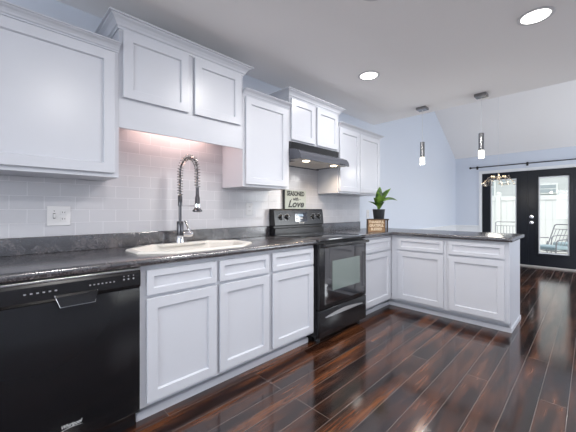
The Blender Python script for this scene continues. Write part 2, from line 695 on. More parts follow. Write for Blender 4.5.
def french_door(name, y0, y1, g0, g1, knob):
    """y0 > y1; glass from g0 to g1"""
    xf, xb = XR + 0.010, XR + 0.054
    zb, zt, gz0, gz1 = 0.030, DZ - .016, 0.285, 1.858
    mb = MB()
    mb.box(xf, xb, g0, y0, zb, zt)
    mb.box(xf, xb, y1, g1, zb, zt)
    mb.box(xf, xb, g1, g0, zb, gz0)
    mb.box(xf, xb, g1, g0, gz1, zt)
    d = struct(name, mb, M['doorblack'])
    # raised moulding round the lite, black outside and white at the glass
    tr = MB()
    w = 0.040
    for a, b, c, e in ((g0 + .0, g0 + w, gz0 - w, gz1 + w), (g1 - w, g1, gz0 - w, gz1 + w), (g1, g0, gz0 - w, gz0), (g1, g0, gz1, gz1 + w)):
        tr.box(xf - .013, xf - .0003, a, b, c, e, .005)
    obj('lite_moulding', tr, M['doorblack'], d)
    st = MB()
    w = 0.022
    for a, b, c, e in ((g0 - w, g0 - .0005, gz0, gz1), (g1 + .0005, g1 + w, gz0, gz1), (g1 + w, g0 - w, gz0 + .0005, gz0 + w), (g1 + w, g0 - w, gz1 - w, gz1 - .0005)):
        st.box(xf + .012, xb - .006, a, b, c, e)
    obj('lite_frame', st, M['trim'], d)
    obj('door_glass', MB().box(xf + .02, xf + .026, g1 + w, g0 - w, gz0 + w, gz1 - w), M['glass'], d)
    if knob:
        for z, nmz in ((1.035, 'deadbolt'), (0.915, 'door_knob')):
            k = MB()
            if nmz == 'deadbolt':
                k.lathe([(0, 0), (.040, 0), (.040, .010), (.034, .020), (.016, .022), (.016, .036), (0, .037)], (xf - .0003, -1.437, z), axis=(-1, 0, 0))
            else:
                k.lathe([(0, 0), (.040, 0), (.040, .008), (.018, .014), (.016, .03), (.032, .036), (.038, .052), (.030, .067), (0, .072)], (xf - .0003, -1.437, z), axis=(-1, 0, 0))
            obj(nmz, k, M['chrome'], d, True)
        # flat strip closing the gap of the two leaves
        obj('astragal', MB().box(xf - .009, xf - .0003, y0 - .014, y0 + .016, zb, zt, .003), M['doorblack'], d)
    return d


french_door('door_1', D0 - .016, -1.366, -0.715, -1.185, False)
french_door('door_2', -1.370, D1 + .016, -1.548, -2.012, True)

# backsplash tile over the counters (set on the wall)
ZT = 1.0155
mb = MB().box(-0.70, 1.999, -0.008, -0.0005, ZT, 1.368)
mb.box(0.549, 1.459, -0.008, -0.0005, 1.368, 1.848)
mb.box(2.0, 2.775, -0.008, -0.0005, 0.90, 1.755)
mb.box(2.776, 3.70, -0.008, -0.0005, ZT, 1.368)
struct('trim_5', mb, M['tile'], label='white subway tile backsplash')

# ================================================================== BASE CABINETS
ZB, ZF = 0.10, 0.872      # face bottom, cabinet top
YF = -0.60                # face frame
CW = 'white shaker base cabinets'


def base_shell(f, a0, a1, depth_back, parent, sgn=1):
    """open box of panels; f is the front map, depth_back negative depth of its back"""
    mb = MB()

    def bx(q0, q1, d0, d1, z0, z1):
        p, r = f(q0, d0, z0), f(q1, d1, z1)
        mb.box(min(p[0], r[0]), max(p[0], r[0]), min(p[1], r[1]), max(p[1], r[1]), z0, z1)
    e = 0.0006
    bx(a0 + e, a1 - e, -0.02, 0.0, ZB, ZF)
    bx(a0 + e, a0 + .018, depth_back, -0.02, ZB, ZF)
    bx(a1 - .018, a1 - e, depth_back, -0.02, ZB, ZF)
    bx(a0 + .018, a1 - .018, depth_back, -0.02, ZB, ZB + .018)
    bx(a0 + .018, a1 - .018, depth_back, depth_back + .01, ZB + .018, ZF)
    obj('carcass', mb, M['cab'], parent)
    mb = MB()
    p, r = f(a0 + e, -0.115, 0), f(a1 - e, -0.100, 0)
    mb.box(min(p[0], r[0]), max(p[0], r[0]), min(p[1], r[1]), max(p[1], r[1]), 0.0005, ZB - .0005)
    obj('toe_kick', mb, M['cab'], parent)


f = FY(YF)
DT, DB0, DR0, DR1 = 0.690, 0.122, 0.708, 0.846
# sink base, two doors and two drawer fronts
c = thing('base_cabinet', 'white base cabinet under the sink with two doors and two drawer fronts', 'cabinet', (1.03, -.3, 0), CW)
base_shell(f, 0.567, 1.494, -0.597, c)
obj('door', shaker(f, 0.599, 1.030, DB0, DT), M['cab'], c)
obj('door', shaker(f, 1.053, 1.477, DB0, DT), M['cab'], c)
obj('drawer_front', shaker(f, 0.599, 1.030, DR0, DR1, .036), M['cab'], c)
obj('drawer_front', shaker(f, 1.053, 1.477, DR0, DR1, .036), M['cab'], c)
c = thing('base_cabinet', 'narrow white base cabinet between the sink cabinet and the black range', 'cabinet', (1.74, -.3, 0), CW)
base_shell(f, 1.495, 2.003, -0.597, c)
obj('door', shaker(f, 1.512, 1.984, DB0, DT), M['cab'], c)
obj('drawer_front', shaker(f, 1.512, 1.984, DR0, DR1, .036), M['cab'], c)
c = thing('base_cabinet', 'white corner base cabinet just right of the black range', 'cabinet', (3.1, -.3, 0), CW)
base_shell(f, 2.782, 3.463, -0.597, c)
obj('door', shaker(f, 2.800, 3.395, DB0, DT), M['cab'], c)
obj('drawer_front', shaker(f, 2.800, 3.395, DR0, DR1, .036), M['cab'], c)
# peninsula
XP = 3.464
PB = -0.586
f = FX(XP)
c = thing('base_cabinet', 'white peninsula cabinet nearer the corner, left of its twin', 'cabinet', (3.75, -.9, 0), CW)
base_shell(f, -1.218, -0.602, PB, c)
obj('corner_filler', MB().box(XP + .1005, XP + .1145, -.6015, -.5005, .0005, ZB - .0005), M['cab'], c)
obj('door', shaker(f, -1.194, -0.690, DB0, DT), M['cab'], c)
obj('drawer_front', shaker(f, -1.194, -0.690, DR0, DR1, .036), M['cab'], c)
c = thing('base_cabinet', 'white cabinet at the free end of the peninsula', 'cabinet', (3.75, -1.5, 0), CW)
base_shell(f, -1.752, -1.219, PB, c)
obj('door', shaker(f, -1.734, -1.246, DB0, DT), M['cab'], c)
obj('drawer_front', shaker(f, -1.734, -1.246, DR0, DR1, .036), M['cab'], c)
mb = MB().box(XP, XP - PB, -1.768, -1.7525, ZB, ZF)
mb.box(XP + .066, XP - PB, -1.768, -1.7525, 0.0005, ZB)
obj('end_panel', mb, M['cab'], c)
mb = MB().box(XP - PB + .0005, XP - PB + .014, -1.768, -0.034, 0.0005, ZF)
tag(obj('back_panel', mb, M['cab']), 'white panel closing the dining side of the peninsula', 'panel')
# shoe moulding along the floor
def shoe(mb, f, a0, a1, d, h=0.044, w=0.040):
    prof = [(-w, 0.0005), (0, 0.0005), (0, h - .008), (-0.002, h - .003), (-0.006, h), (-w, h)]
    mb.loft([[f(a0, d + q[0], q[1]) for q in prof], [f(a1, d + q[0], q[1]) for q in prof]])


mb = MB()
shoe(mb, FY(YF), 0.569, 2.000, -0.059)
struct('trim_6', mb, M['cab'], label='white base moulding from the dishwasher to the range')
mb = MB()
shoe(mb, FY(YF), 2.786, 3.523, -0.059)
shoe(mb, FX(XP), -1.7775, -0.541, -0.059, w=.0062)
shoe(mb, FX(XP), -1.7515, -0.541, -0.0655, w=.033)
shoe(mb, lambda a, d, z: (a, -1.769 - d - .0085, z), XP + .0595, XP - PB + .014, 0, w=.008)
struct('trim_7', mb, M['cab'], label='white base moulding round the peninsula')
# cabinet run left of the dishwasher, mostly out of frame
c = thing('base_cabinet', 'white base cabinet left of the dishwasher', 'cabinet', (-.35, -.3, 0), CW)
base_shell(FY(YF), -0.66, -0.050, -0.597, c)
obj('door', shaker(FY(YF), -0.64, -0.075, DB0, DT), M['cab'], c)
obj('drawer_front', shaker(FY(YF), -0.64, -0.075, DR0, DR1, .036), M['cab'], c)

# ================================================================== COUNTERTOPS
Z0, Z1 = 0.8735, 0.914
OCT = [(0.600, -0.455), (0.600, -0.250), (0.775, -0.115), (1.265, -0.115), (1.440, -0.250), (1.440, -0.455), (1.265, -0.592), (0.775, -0.592)]


def inset_oct(s):
    cx, cy = 1.02, -0.3535
    return [(cx + (x - cx) * (1 - s / .42), cy + (y - cy) * (1 - s / .2385)) for x, y in OCT]


def slab(outer, hole=None, soft=lambda p, q: False, offset=0.014):
    b = bmesh.new()
    edges = []
    for loop in [outer] + ([hole] if hole else []):
        vs = [b.verts.new((x, y, Z1)) for x, y in loop]
        for i in range(len(vs)):
            edges.append(b.edges.new((vs[i], vs[(i + 1) % len(vs)])))
    bmesh.ops.triangle_fill(b, use_beauty=True, use_dissolve=True, edges=edges)
    bmesh.ops.recalc_face_normals(b, faces=b.faces)
    for fc in b.faces:
        if fc.normal.z < 0:
            fc.normal_flip()
    r = bmesh.ops.extrude_face_region(b, geom=list(b.faces))
    for v in r['geom']:
        if isinstance(v, bmesh.types.BMVert):
            v.co.z = Z0
    bmesh.ops.recalc_face_normals(b, faces=b.faces)
    b.edges.ensure_lookup_table()
    sel = [e for e in b.edges if abs(e.verts[0].co.z - e.verts[1].co.z) < 1e-5 and soft(e.verts[0].co, e.verts[1].co)
           and len(e.link_faces) == 2 and abs(abs(e.link_faces[0].normal.z) - abs(e.link_faces[1].normal.z)) > .5]
    if sel:
        bmesh.ops.bevel(b, geom=sel, offset=offset, segments=4, profile=0.5, affect='EDGES')
    m = MB()
    m.bm.free()
    m.bm = b
    return m


def backsplash(x0, x1, lip=True):
    m = MB()
    m.box(x0, x1, -0.022, -0.0005, Z1 + .0003, 1.0145, .004)
    return m


t = thing('countertop', 'long dark mottled countertop with the sink, left of the range', 'countertop', (0.67, -.32, Z0))
on_front = lambda p, q: abs(p.y + .645) < 1e-4 and abs(q.y + .645) < 1e-4
obj('worktop', slab([(-0.66, -0.0005), (2.0035, -0.0005), (2.0035, -0.645), (-0.66, -0.645)], inset_oct(0.028), on_front), M['counter'], t, True)
obj('backsplash_lip', backsplash(-0.66, 2.0035), M['counter'], t)
t = thing('countertop', 'dark L-shaped countertop right of the range running onto the peninsula', 'countertop', (3.4, -.4, Z0))
XCF, XCB, YCE = 3.420, 4.120, -1.800
soft2 = lambda p, q: all((abs(v.y + .645) < 1e-4 and v.x < XCF + .01) or abs(v.x - XCF) < 1e-4 or abs(v.y - YCE) < 1e-4 or (abs(v.x - XCB) < 1e-4 and v.y < -.2) for v in (p, q))
obj('worktop', slab([(2.7815, -0.0005), (XCB, -0.0345), (XCB, YCE), (XCF, YCE), (XCF, -0.645), (2.7815, -0.645)], None, soft2), M['counter'], t, True)
obj('backsplash_lip', backsplash(2.7815, 3.70), M['counter'], t)

# sink
t = thing('kitchen_sink', 'off-white octagonal drop-in kitchen sink set in the long counter', 'sink', (1.02, -.3535, Z1))


def ring_at(s, z, n=1):
    return [(x, y, z) for x, y in inset_oct(s)]


mb = MB()
mb.loft([ring_at(0.0, Z1 + .0008), ring_at(0.0, Z1 + .006), ring_at(0.008, Z1 + .014), ring_at(0.020, Z1 + .016), ring_at(0.034, Z1 + .013), ring_at(0.042, Z1 + .002), ring_at(0.048, Z1 - .03), ring_at(0.065, Z1 - .17), ring_at(0.10, Z1 - .185),
         ring_at(0.10, Z1 - .192), ring_at(0.055, Z1 - .175), ring_at(0.040, Z1 - .03), ring_at(0.033, Z1 + .0008)], cap0=False, cap1=False)
# floor of the bowl
mb.loft([ring_at(0.10, Z1 - .192), ring_at(0.10, Z1 - .185)])
obj('basin', mb, M['porcelain'], t)
# faucet deck at the back of the rim
mb = MB().prism([(0.80, -0.123), (1.25, -0.123), (1.19, -0.185), (0.86, -0.185)], lambda a, b, d: (a, b, d), Z1 + .001, Z1 + .0165)
obj('faucet_deck', mb, M['porcelain'], t)
mb = MB().lathe([(0, 0), (.04, 0), (.042, .003), (.03, .004), (0, .002)], (1.02, -.36, Z1 - .1848))
obj('drain', mb, M['steel'], t, True)

# faucet with spring neck
FXX, FYY, FZ = 1.003, -0.150, Z1 + .0168
t = thing('faucet', 'tall chrome spring-neck pull-down faucet behind the sink', 'faucet', (FXX, FYY, FZ))
mb = MB().lathe([(0, 0), (.031, 0), (.031, .006), (.023, .05), (.021, .055), (0, .055)], (FXX, FYY, FZ))
obj('base', mb, M['chrome'], t, True)
mb = MB().lathe([(0, .0552), (.024, .0552), (.0245, .06), (.0245, .155), (.022, .160), (0, .160)], (FXX, FYY, FZ))
obj('valve_body', mb, M['gunmetal'], t, True)
mb = MB().lathe([(.011, .1602), (.011, .27), (.016, .275), (.0165, .345), (.012, .352), (.010, .352)], (FXX, FYY, FZ))
obj('riser', mb, M['gunmetal'], t, True)
ex, ey = 1.050, -0.325
zs, zt = FZ + .352, FZ + .525
arch = []
for i in range(61):
    a = PI * i / 60
    k = (1 - math.cos(a)) / 2
    arch.append((FXX + (ex - FXX) * k, FYY + (ey - FYY) * k, zt + math.sin(a) * 0.105))
path = [(FXX, FYY, zs + (zt - zs) * i / 20) for i in range(20)] + arch + [(ex, ey, zt - (zt - 1.335) * i / 20) for i in range(1, 21)]
obj('hose', MB().tube(path, 0.0065, 8), M['gunmetal'], t, True)
# the coil winds round that hose
P = [Vector(p) for p in path]
L = [0]
for a, b in zip(P, P[1:]):
    L.append(L[-1] + (b - a).length)
turns = 30
coil = []
N = turns * 10
j = 0
for i in range(N + 1):
    s = L[-1] * i / N
    while j < len(L) - 2 and L[j + 1] < s:
        j += 1
    q = (s - L[j]) / max(1e-9, L[j + 1] - L[j])
    p = P[j].lerp(P[j + 1], q)
    tg = (P[min(j + 2, len(P) - 1)] - P[max(j - 1, 0)]).normalized()
    side = Vector((ey - FYY, -(ex - FXX), 0)).normalized()
    up = tg.cross(side)
    a = 2 * PI * turns * i / N
    coil.append(p + (side * math.cos(a) + up * math.sin(a)) * 0.0185)
obj('spring', MB().tube(coil, 0.0036, 5), M['coil'], t, True)
mb = MB().lathe([(0, .175), (.011, .175), (.013, .11), (.017, .10), (.0175, .035), (.024, .018), (.034, .010), (.034, 0), (.025, -.004), (0, -.004)], (ex, ey, 1.163))
obj('spray_head', mb, M['gunmetal'], t, True)
mb = MB().tube([(FXX, FYY - .0, 1.205), (ex, ey, 1.205)], 0.0045, 8)
mb.lathe([(.019, -.012), (.023, -.012), (.023, .012), (.019, .012), (.019, -.012)], (ex, ey, 1.205))
obj('holder_arm', mb, M['chrome'], t, True)
mb = MB().cyl((FXX + .020, FYY - .004, FZ + .060), (FXX + .074, FYY - .016, FZ + .060), .019, .021)
mb.ball((FXX + .076, FYY - .016, FZ + .062), .022, 14, 10)
mb.tube([(FXX + .078, FYY - .017, FZ + .066), (FXX + .052, FYY - .020, FZ + .115), (FXX + .026, FYY - .022, FZ + .165)], [.0085, .008, .0065], 8)
obj('handle', mb, M['chrome'], t, True)

# ================================================================== DISHWASHER
t = thing('dishwasher', 'black dishwasher built in at the left end of the counter run', 'dishwasher', (.26, -.3, 0))
x0, x1 = -0.046, 0.563
obj('body', MB().box(x0 + .004, x1 - .004, -0.598, -0.02, 0.10, 0.871), M['black'], t)
obj('toe_panel', MB().box(x0 + .004, x1 - .004, -0.560, -0.545, 0.001, 0.0995), M['black'], t)
obj('door_panel', MB().box(x0, x1, -0.624, -0.5985, 0.102, 0.765, .006), M['dwblack'], t, True)
mb = MB().prism([(-.5985, .7665), (-.624, .7665), (-.630, .780), (-.630, .842), (-.624, .857), (-.5985, .857)], lambda a, b, d: (d, a, b), x0, x1)
cp = obj('control_panel', mb, M['black'], t)
obj('trim_strip', MB().box(x0, x1, -.6295, -.600, .8573, .8665, .002), M['steel'], t)
# pocket handle
hx0, hx1 = 0.20, 0.365
mb = MB()
mb.loft([[(hx0, -.6303, .785), (hx1, -.6303, .785), (hx1, -.6303, .792), (hx0, -.6303, .792)],
         [(hx0 + .004, -.655, .780), (hx1 - .004, -.655, .780), (hx1 - .004, -.655, .787), (hx0 + .004, -.655, .787)],
         [(hx0 + .016, -.662, .742), (hx1 - .016, -.662, .742), (hx1 - .016, -.658, .742), (hx0 + .016, -.658, .742)]])
obj('handle', mb, M['black'], t)
mb = MB().tube([(hx0 + .001, -.636, .790), (hx0 + .016, -.6648, .742), (hx1 - .016, -.6648, .742), (hx1 - .001, -.636, .790)], .0016, 6)
obj('handle_edge', mb, M['steel'], t)
yb = -.6304
bt = [(0.10 + i * 0.021) for i in range(6)] + [0.335 + i * 0.017 for i in range(7)]
for i, bx_ in enumerate(bt):
    w = .009 if i < 6 else .007
    obj('button', MB().box(bx_ - w / 2, bx_ + w / 2, yb - .0016, yb, .812, .818), M['btn'], t)
for bx_ in (0.482, 0.503, 0.527):
    obj('button', MB().cyl((bx_, yb, .818), (bx_, yb - .002, .818), .0045, seg=12), M['btn'], t)
    obj('button', MB().cyl((bx_, yb, .834), (bx_, yb - .002, .834), .0030, seg=12), M['btn'], t)
LGX, LGZ = 0.262, 0.186
lg = text_obj('logo', 'Whirlpool', 0.023, (LGX, -.6248, LGZ), (1, 0, 0), (0, 0, 1), M['mark'], t, shear=0.30, sx=.82)
mb = MB().tube([(LGX - .045 + .09 * i / 14, -.6248, LGZ - .019 + .006 * math.sin(PI * i / 14) + .003 * i / 14) for i in range(15)], [.0003 + .0006 * math.sin(PI * i / 14) for i in range(15)], 5)
obj('logo_swoosh', mb, M['mark'], t)

# ================================================================== RANGE
t = thing('range', 'black freestanding electric range between the white base cabinets', 'range', (2.39, -.3, 0))
x0, x1 = 2.008, 2.776
obj('body', MB().box(x0 + .003, x1 - .003, -.622, -.012, .055, .899), M['black'], t)
mb = MB().box(x0 + .02, x1 - .02, -.56, -.03, .001, .0545)
obj('base', mb, M['black'], t)
ct = obj('cooktop', MB().box(x0, x1, -.668, -.100, .8995, .921, .006), M['blackg'], t, True)
for bx_, by_, br_ in ((2.20, -.50, .095), (2.20, -.25, .075), (2.58, -.50, .075), (2.58, -.25, .105)):
    mb = MB().lathe([(br_ - .004, 0), (br_, 0), (br_, .0006), (br_ - .004, .0006), (br_ - .004, 0)], (bx_, by_, .9212), 40)
    obj('burner_ring', mb, M['slate'], t)
# backguard
mb = MB().prism([(-.010, .900), (-.0995, .900), (-.0995, .985), (-.075, .992), (-.075, 1.010), (-.098, 1.020), (-.080, 1.172), (-.070, 1.186), (-.010, 1.186)], lambda a, b, d: (d, a, b), x0, x1)
bg = obj('backguard', mb, M['black'], t)
bgn = Vector((0, -.152, -.018)).normalized()      # outward normal of the sloping face
up = Vector((0, .018, .152)).normalized()


def on_bg(x, z, d=0.0):
    k = (z - 1.020) / .152
    p = Vector((x, -.098 + .018 * k, z))
    return p + Vector((0, -.993, .118)) * d


mb = MB()
q = [on_bg(2.30, 1.05, .0006), on_bg(2.49, 1.05, .0006), on_bg(2.49, 1.145, .0006), on_bg(2.30, 1.145, .0006)]
q2 = [on_bg(2.30, 1.05, .004), on_bg(2.49, 1.05, .004), on_bg(2.49, 1.145, .004), on_bg(2.30, 1.145, .004)]
pnl = obj('clock_panel', MB().loft([q, q2]), M['blackg'], t)
mb = MB().loft([[on_bg(a, b, .0042) for a, b in ((2.35, 1.106), (2.43, 1.106), (2.43, 1.132), (2.35, 1.132))], [on_bg(a, b, .005) for a, b in ((2.35, 1.106), (2.43, 1.106), (2.43, 1.132), (2.35, 1.132))]])
obj('clock_display', mb, M['display'], pnl)
for i, bx_ in enumerate((2.318, 2.334, 2.446, 2.462, 2.478)):
    for bz in (1.085, 1.118):
        obj('button', MB().ball(on_bg(bx_, bz, .0045), .0045, 8, 6), M['slate'], pnl)
mb = MB().loft([[on_bg(a, b, .0042) for a, b in ((2.372, 1.082), (2.418, 1.082), (2.418, 1.090), (2.372, 1.090))], [on_bg(a, b, .005) for a, b in ((2.372, 1.082), (2.418, 1.082), (2.418, 1.090), (2.372, 1.090))]])
obj('button_strip', mb, M['mark'], pnl)
text_obj('logo', 'Whirlpool', 0.020, on_bg(2.395, 1.036, .0008), (1, 0, 0), (0, .118, .993), M['mark'], t, shear=.3)
for kx in (2.095, 2.185, 2.60, 2.70):
    k = obj('knob', MB().lathe([(0, .0006), (.027, .0006), (.027, .006), (.020, .010), (.018, .026), (0, .028)], on_bg(kx, 1.100), axis=(0, -.993, .118)), M['black'], t, True)
    obj('knob_mark', MB().tube([on_bg(kx, 1.103, .0282), on_bg(kx, 1.117, .0282)], .0016, 5), M['mark'], k)
    for i in range(9):
        a = R(-50 + 280 * i / 8)
        obj('dial_tick', MB().ball(on_bg(kx + .036 * math.cos(a), 1.100 + .036 * math.sin(a), .0004), .0022, 6, 4), M['mark'], k)
# oven door
mb = MB().box(x0 + .004, x1 - .004, -.664, -.6225, .302, .872, .008)
d = obj('oven_door', mb, M['black'], t, True)
obj('door_glass', MB().box(2.078, 2.730, -.668, -.6642, .340, .835, .001), M['blackg'], d)
obj('oven_window', MB().box(2.185, 2.640, -.6705, -.6683, .448, .716, .001), M['oven'], d)
mb = MB().tube([(2.035, -.6645, .857), (2.040, -.700, .860), (2.065, -.716, .861), (2.725, -.716, .861), (2.750, -.700, .860), (2.755, -.6645, .857)], .0125, 12)
obj('door_handle', mb, M['black'], d, True)
# storage drawer
mb = MB().box(x0 + .004, x1 - .004, -.664, -.6225, .058, .296, .008)
d = obj('storage_drawer', mb, M['black'], t, True)
mb = MB()
rings = []
for i in range(25):
    s = i / 24
    x = 2.09 + .60 * s
    h = .003 + .014 * math.sin(PI * s)
    zc = .228 + .012 * math.sin(PI * s)
    dd = .012 + .014 * math.sin(PI * s)
    rings.append([(x, -.6643, zc - h), (x, -.6643 - dd, zc - h * .3), (x, -.6643 - dd, zc + h * .5), (x, -.6643, zc + h)])
mb.loft(rings)
obj('drawer_handle', mb, M['satin'], d, True)
for fx_ in (x0 + .06, x1 - .06):
    obj('foot', MB().cyl((fx_, -.595, .001), (fx_, -.595, .0545), .022, .016), M['black'], t, True)

# ================================================================== UPPER CABINETS
UW = 'white shaker wall cabinets'
YU = -0.305


def upper(label, x0, x1, z0, z1, doors, dz0, dz1, ch, cp_, left, right, valance=None):
    c = thing('wall_cabinet', label, 'cabinet', ((x0 + x1) / 2, -.15, z0), UW)
    obj('carcass', MB().box(x0, x1, YU, -0.0005 if valance is None else -0.0085, z0, z1), M['cab'], c)
    for a, b in doors:
        obj('door', shaker(FY(YU), a, b, dz0, dz1, .055), M['cab'], c)
    if valance is not None:
        obj('valance', MB().box(x0, x1, YU, YU + .018, valance, z0 - .0005), M['cab'], c)
    obj('crown', crown(x0, x1, YU, -0.0005, z1 + .0003, ch, cp_, left, right), M['cab'], c)
    return c


upper('large white wall cabinet with one broad door at the far left over the dishwasher', -.25, .5465, 1.369, 2.118, [(-.232, .521)], 1.392, 2.108, .046, .052, False, False)
upper('raised white wall cabinet with two doors and deep valance over the sink', .5475, 1.4605, 1.850, 2.268, [(.566, .986), (1.032, 1.431)], 1.857, 2.262, .070, .066, True, True, 1.674)
upper('single-door white wall cabinet between the sink valance and the hood', 1.4615, 1.995, 1.369, 2.118, [(1.482, 1.958)], 1.388, 2.108, .046, .052, False, False)
upper('raised two-door white wall cabinet directly above the range hood', 1.996, 2.774, 1.826, 2.240, [(2.014, 2.358), (2.392, 2.752)], 1.842, 2.232, .066, .062, True, True)
upper('two-door white wall cabinet right of the hood, above the potted plant', 2.775, 3.710, 1.369, 2.118, [(2.790, 3.196), (3.212, 3.692)], 1.388, 2.108, .046, .052, False, True)

# light strip behind the valance
t = thing('under_cabinet_light', 'slim warm light bar hidden behind the sink valance', 'light', (1.0, -.10, 1.83))
obj('housing', MB().box(.72, 1.28, -.13, -.07, 1.826, 1.8495, .003), M['plastic'], t)
obj('lens', MB().box(.73, 1.27, -.125, -.075, 1.818, 1.8255, .002), M['warmlens'], t)

# ================================================================== RANGE HOOD
t = thing('range_hood', 'slate grey under-cabinet range hood with two lit lamps above the range', 'hood', (2.385, -.2, 1.63))
x0, x1 = 2.0, 2.770
obj('top_plate', MB().box(x0, x1, -.318, -.0085, 1.757, 1.825), M['black'], t)
prof = [(-.0085, 1.645), (-.0085, 1.7565), (-.300, 1.7565), (-.375, 1.745), (-.425, 1.722), (-.450, 1.692), (-.457, 1.668), (-.457, 1.646), (-.450, 1.645), (-.447, 1.653), (-.030, 1.653), (-.030, 1.645)]
obj('shell', MB().prism(prof, lambda a, b, d: (d, a, b), x0, x1), M['slate'], t)
obj('filter', MB().box(2.10, 2.67, -.30, -.06, 1.647, 1.6525, .002), M['under'], t)
obj('lamp_panel', MB().box(2.02, 2.75, -.440, -.31, 1.647, 1.6525, .002), M['under'], t)
for lx in (2.16, 2.60):
    obj('lamp_lens', MB().lathe([(0, -.004), (.030, -.004), (.036, .0), (0, .0)], (lx, -.375, 1.6467)), M['hoodlens'], t, True)
    l = bpy.data.lights.new('hood_lamp', 'SPOT')
    l.energy = 6
    l.color = (1, .76, .50)
    l.spot_size = R(150)
    l.spot_blend = .6
    l.shadow_soft_size = .03
    lo = bpy.data.objects.new('hood_lamp', l)
    lo.location = (lx, -.375, 1.635)
    COL.objects.link(lo)
for k in range(3):
    obj('switch', MB().box(2.60 + k * .035, 2.622 + k * .035, -.4600, -.4572, 1.652, 1.662, .001), M['black'], t)

# ================================================================== WALL PLATES
def plate(label, x, z, w, h, kind, y=-0.0083, n=1):
    t = thing('outlet' if kind != 'switch' else 'light_switch', label, 'outlet' if kind != 'switch' else 'switch', (x, y, z), 'wall plates over the counters')
    p = obj('cover_plate', MB().box(x - w / 2, x + w / 2, y - .006, y, z - h / 2, z + h / 2, .002), M['plastic'], t)
    for k in range(n):
        xx = x + (k - (n - 1) / 2) * .046
        if kind == 'duplex' or (kind == 'mixed' and k == 1):
            for dz in (-.02, .02):
                s = obj('socket', MB().box(xx - .016, xx + .016, y - .0085, y - .0062, z + dz - .0135, z + dz + .0135, .001), M['plastic'], t)
                for sx in (-.006, .006):
                    obj('slot', MB().box(xx + sx - .0012, xx + sx + .0012, y - .0092, y - .0086, z + dz - .003, z + dz + .006), M['dark'], s)
        else:
            s = obj('rocker', MB().box(xx - .005, xx + .005, y - .016, y - .0062, z - .012, z + .012, .002), M['plastic'], t)
            obj('screw', MB().cyl((xx, y - .0063, z + .03), (xx, y - .0075, z + .03), .003, seg=8), M['dark'], t)
            obj('slot', MB().box(xx - .006, xx + .006, y - .0068, y - .0062, z - .016, z + .016), M['dark'], t)


plate('white double wall plate on the tile above the dishwasher', .295, 1.138, .116, .118, 'mixed', n=2)
plate('white wall plate on the tile between sink and range', 1.752, 1.185, .072, .116, 'duplex')
plate('white wall plate on the blue wall behind the potted plant', 3.93, 1.12, .072, .116, 'duplex', y=-.0006)

# ================================================================== COUNTER OBJECTS
# pale sign standing on the range's backguard against the tile
sx0, sx1, sz0 = 2.205, 2.535, 1.1865
t = thing('sign', 'pale square sign with dark lettering standing on the range backguard', 'sign', (2.37, -.03, sz0))
obj('board', MB().box(sx0, sx1, -.036, -.012, sz0, sz0 + .205, .001), M['signpale'], t)
obj('frame_edge', MB().box(sx0 - .011, sx0 - .0003, -.038, -.012, sz0, sz0 + .205), M['ink'], t)
ys = -.0364
text_obj('lettering', 'SEASONED', .068, (2.37, ys, sz0 + .165), (1, 0, 0), (0, 0, 1), M['ink'], t, sx=.82, bold=.003)
text_obj('lettering', '- with -', .050, (2.37, ys, sz0 + .108), (1, 0, 0), (0, 0, 1), M['ink'], t, bold=.0015)
text_obj('lettering', 'Love', .105, (2.37, ys, sz0 + .052), (1, 0, 0), (0, 0, 1), M['ink'], t, shear=.3, sx=1.2, bold=.003)

# plant stand, plant, wooden sign in the corner
SXc, SYc = 3.485, -.42
ca, sa = math.cos(R(-42)), math.sin(R(-42))


def rot(px, py, cx=SXc, cy=SYc):
    return (cx + px * ca - py * sa, cy + px * sa + py * ca)


t = thing('plant_stand', 'small dark wooden stand holding the potted plant in the counter corner', 'stand', (SXc, SYc, Z1))
zt_ = 1.064


def rbox(px0, px1, py0, py1, z0, z1, mb=None, cx=SXc, cy=SYc):
    mb = mb or MB()
    r = [rot(px0, py0, cx, cy), rot(px1, py0, cx, cy), rot(px1, py1, cx, cy), rot(px0, py1, cx, cy)]
    return mb.loft([[(a, b, z0) for a, b in r], [(a, b, z1) for a, b in r]])


obj('top', rbox(-.10, .10, -.08, .08, zt_ - .016, zt_), M['standwood'], t)
for px in (-.092, .076):
    for py in (-.072, .056):
        obj('leg', rbox(px, px + .016, py, py + .016, Z1 + .0005, zt_ - .0165), M['standwood'], t)
t = thing('potted_plant', 'green broad-leaved plant in a charcoal pot on the small dark stand', 'plant', (SXc, SYc, zt_))
obj('pot', MB().lathe([(0, .0006), (.062, .0006), (.064, .004), (.076, .118), (.0765, .122), (.069, .122), (.066, .106), (0, .106)], (SXc, SYc, zt_)), M['pot'], t, True)
obj('soil', MB().lathe([(0, .112), (.066, .1065), (.066, .1062), (0, .1062)], (SXc, SYc, zt_)), M['soil'], t, True)


def leaf(az, base_h, length, width, pitch0, pitch1, twist=0):
    """blade from the stem outwards: starts at pitch0 and bends to pitch1 (degrees over horizontal)"""
    n = 12
    p = Vector((0, 0, 0))
    L_, C_, R_ = [], [], []
    h = Vector((math.cos(az), math.sin(az), 0))
    side = Vector((-math.sin(az), math.cos(az), 0))
    for i in range(n + 1):
        s = i / n
        pt = R(pitch0 + (pitch1 - pitch0) * s)
        d = h * math.cos(pt) + Vector((0, 0, 1)) * math.sin(pt)
        nrm = side.cross(d) * -1
        w = width * (math.sin(PI * min(1, s * 1.02) ** 0.8) ** 0.75) * .5 if 0 < s < 1 else 0.0008
        sd = (side * math.cos(twist) + nrm * math.sin(twist))
        C_.append(p.copy())
        L_.append(p + sd * w + nrm * w * .25)
        R_.append(p - sd * w + nrm * w * .25)
        p = p + d * (length / n)
    off = Vector((SXc, SYc, zt_ + .112 + base_h))
    mb = MB()
    th = Vector((0, 0, .0012))
    rings = [[a + off, b + off, c_ + off, c_ + off - th, b + off - th, a + off - th] for a, b, c_ in zip(L_, C_, R_)]
    mb.loft(rings)
    return mb


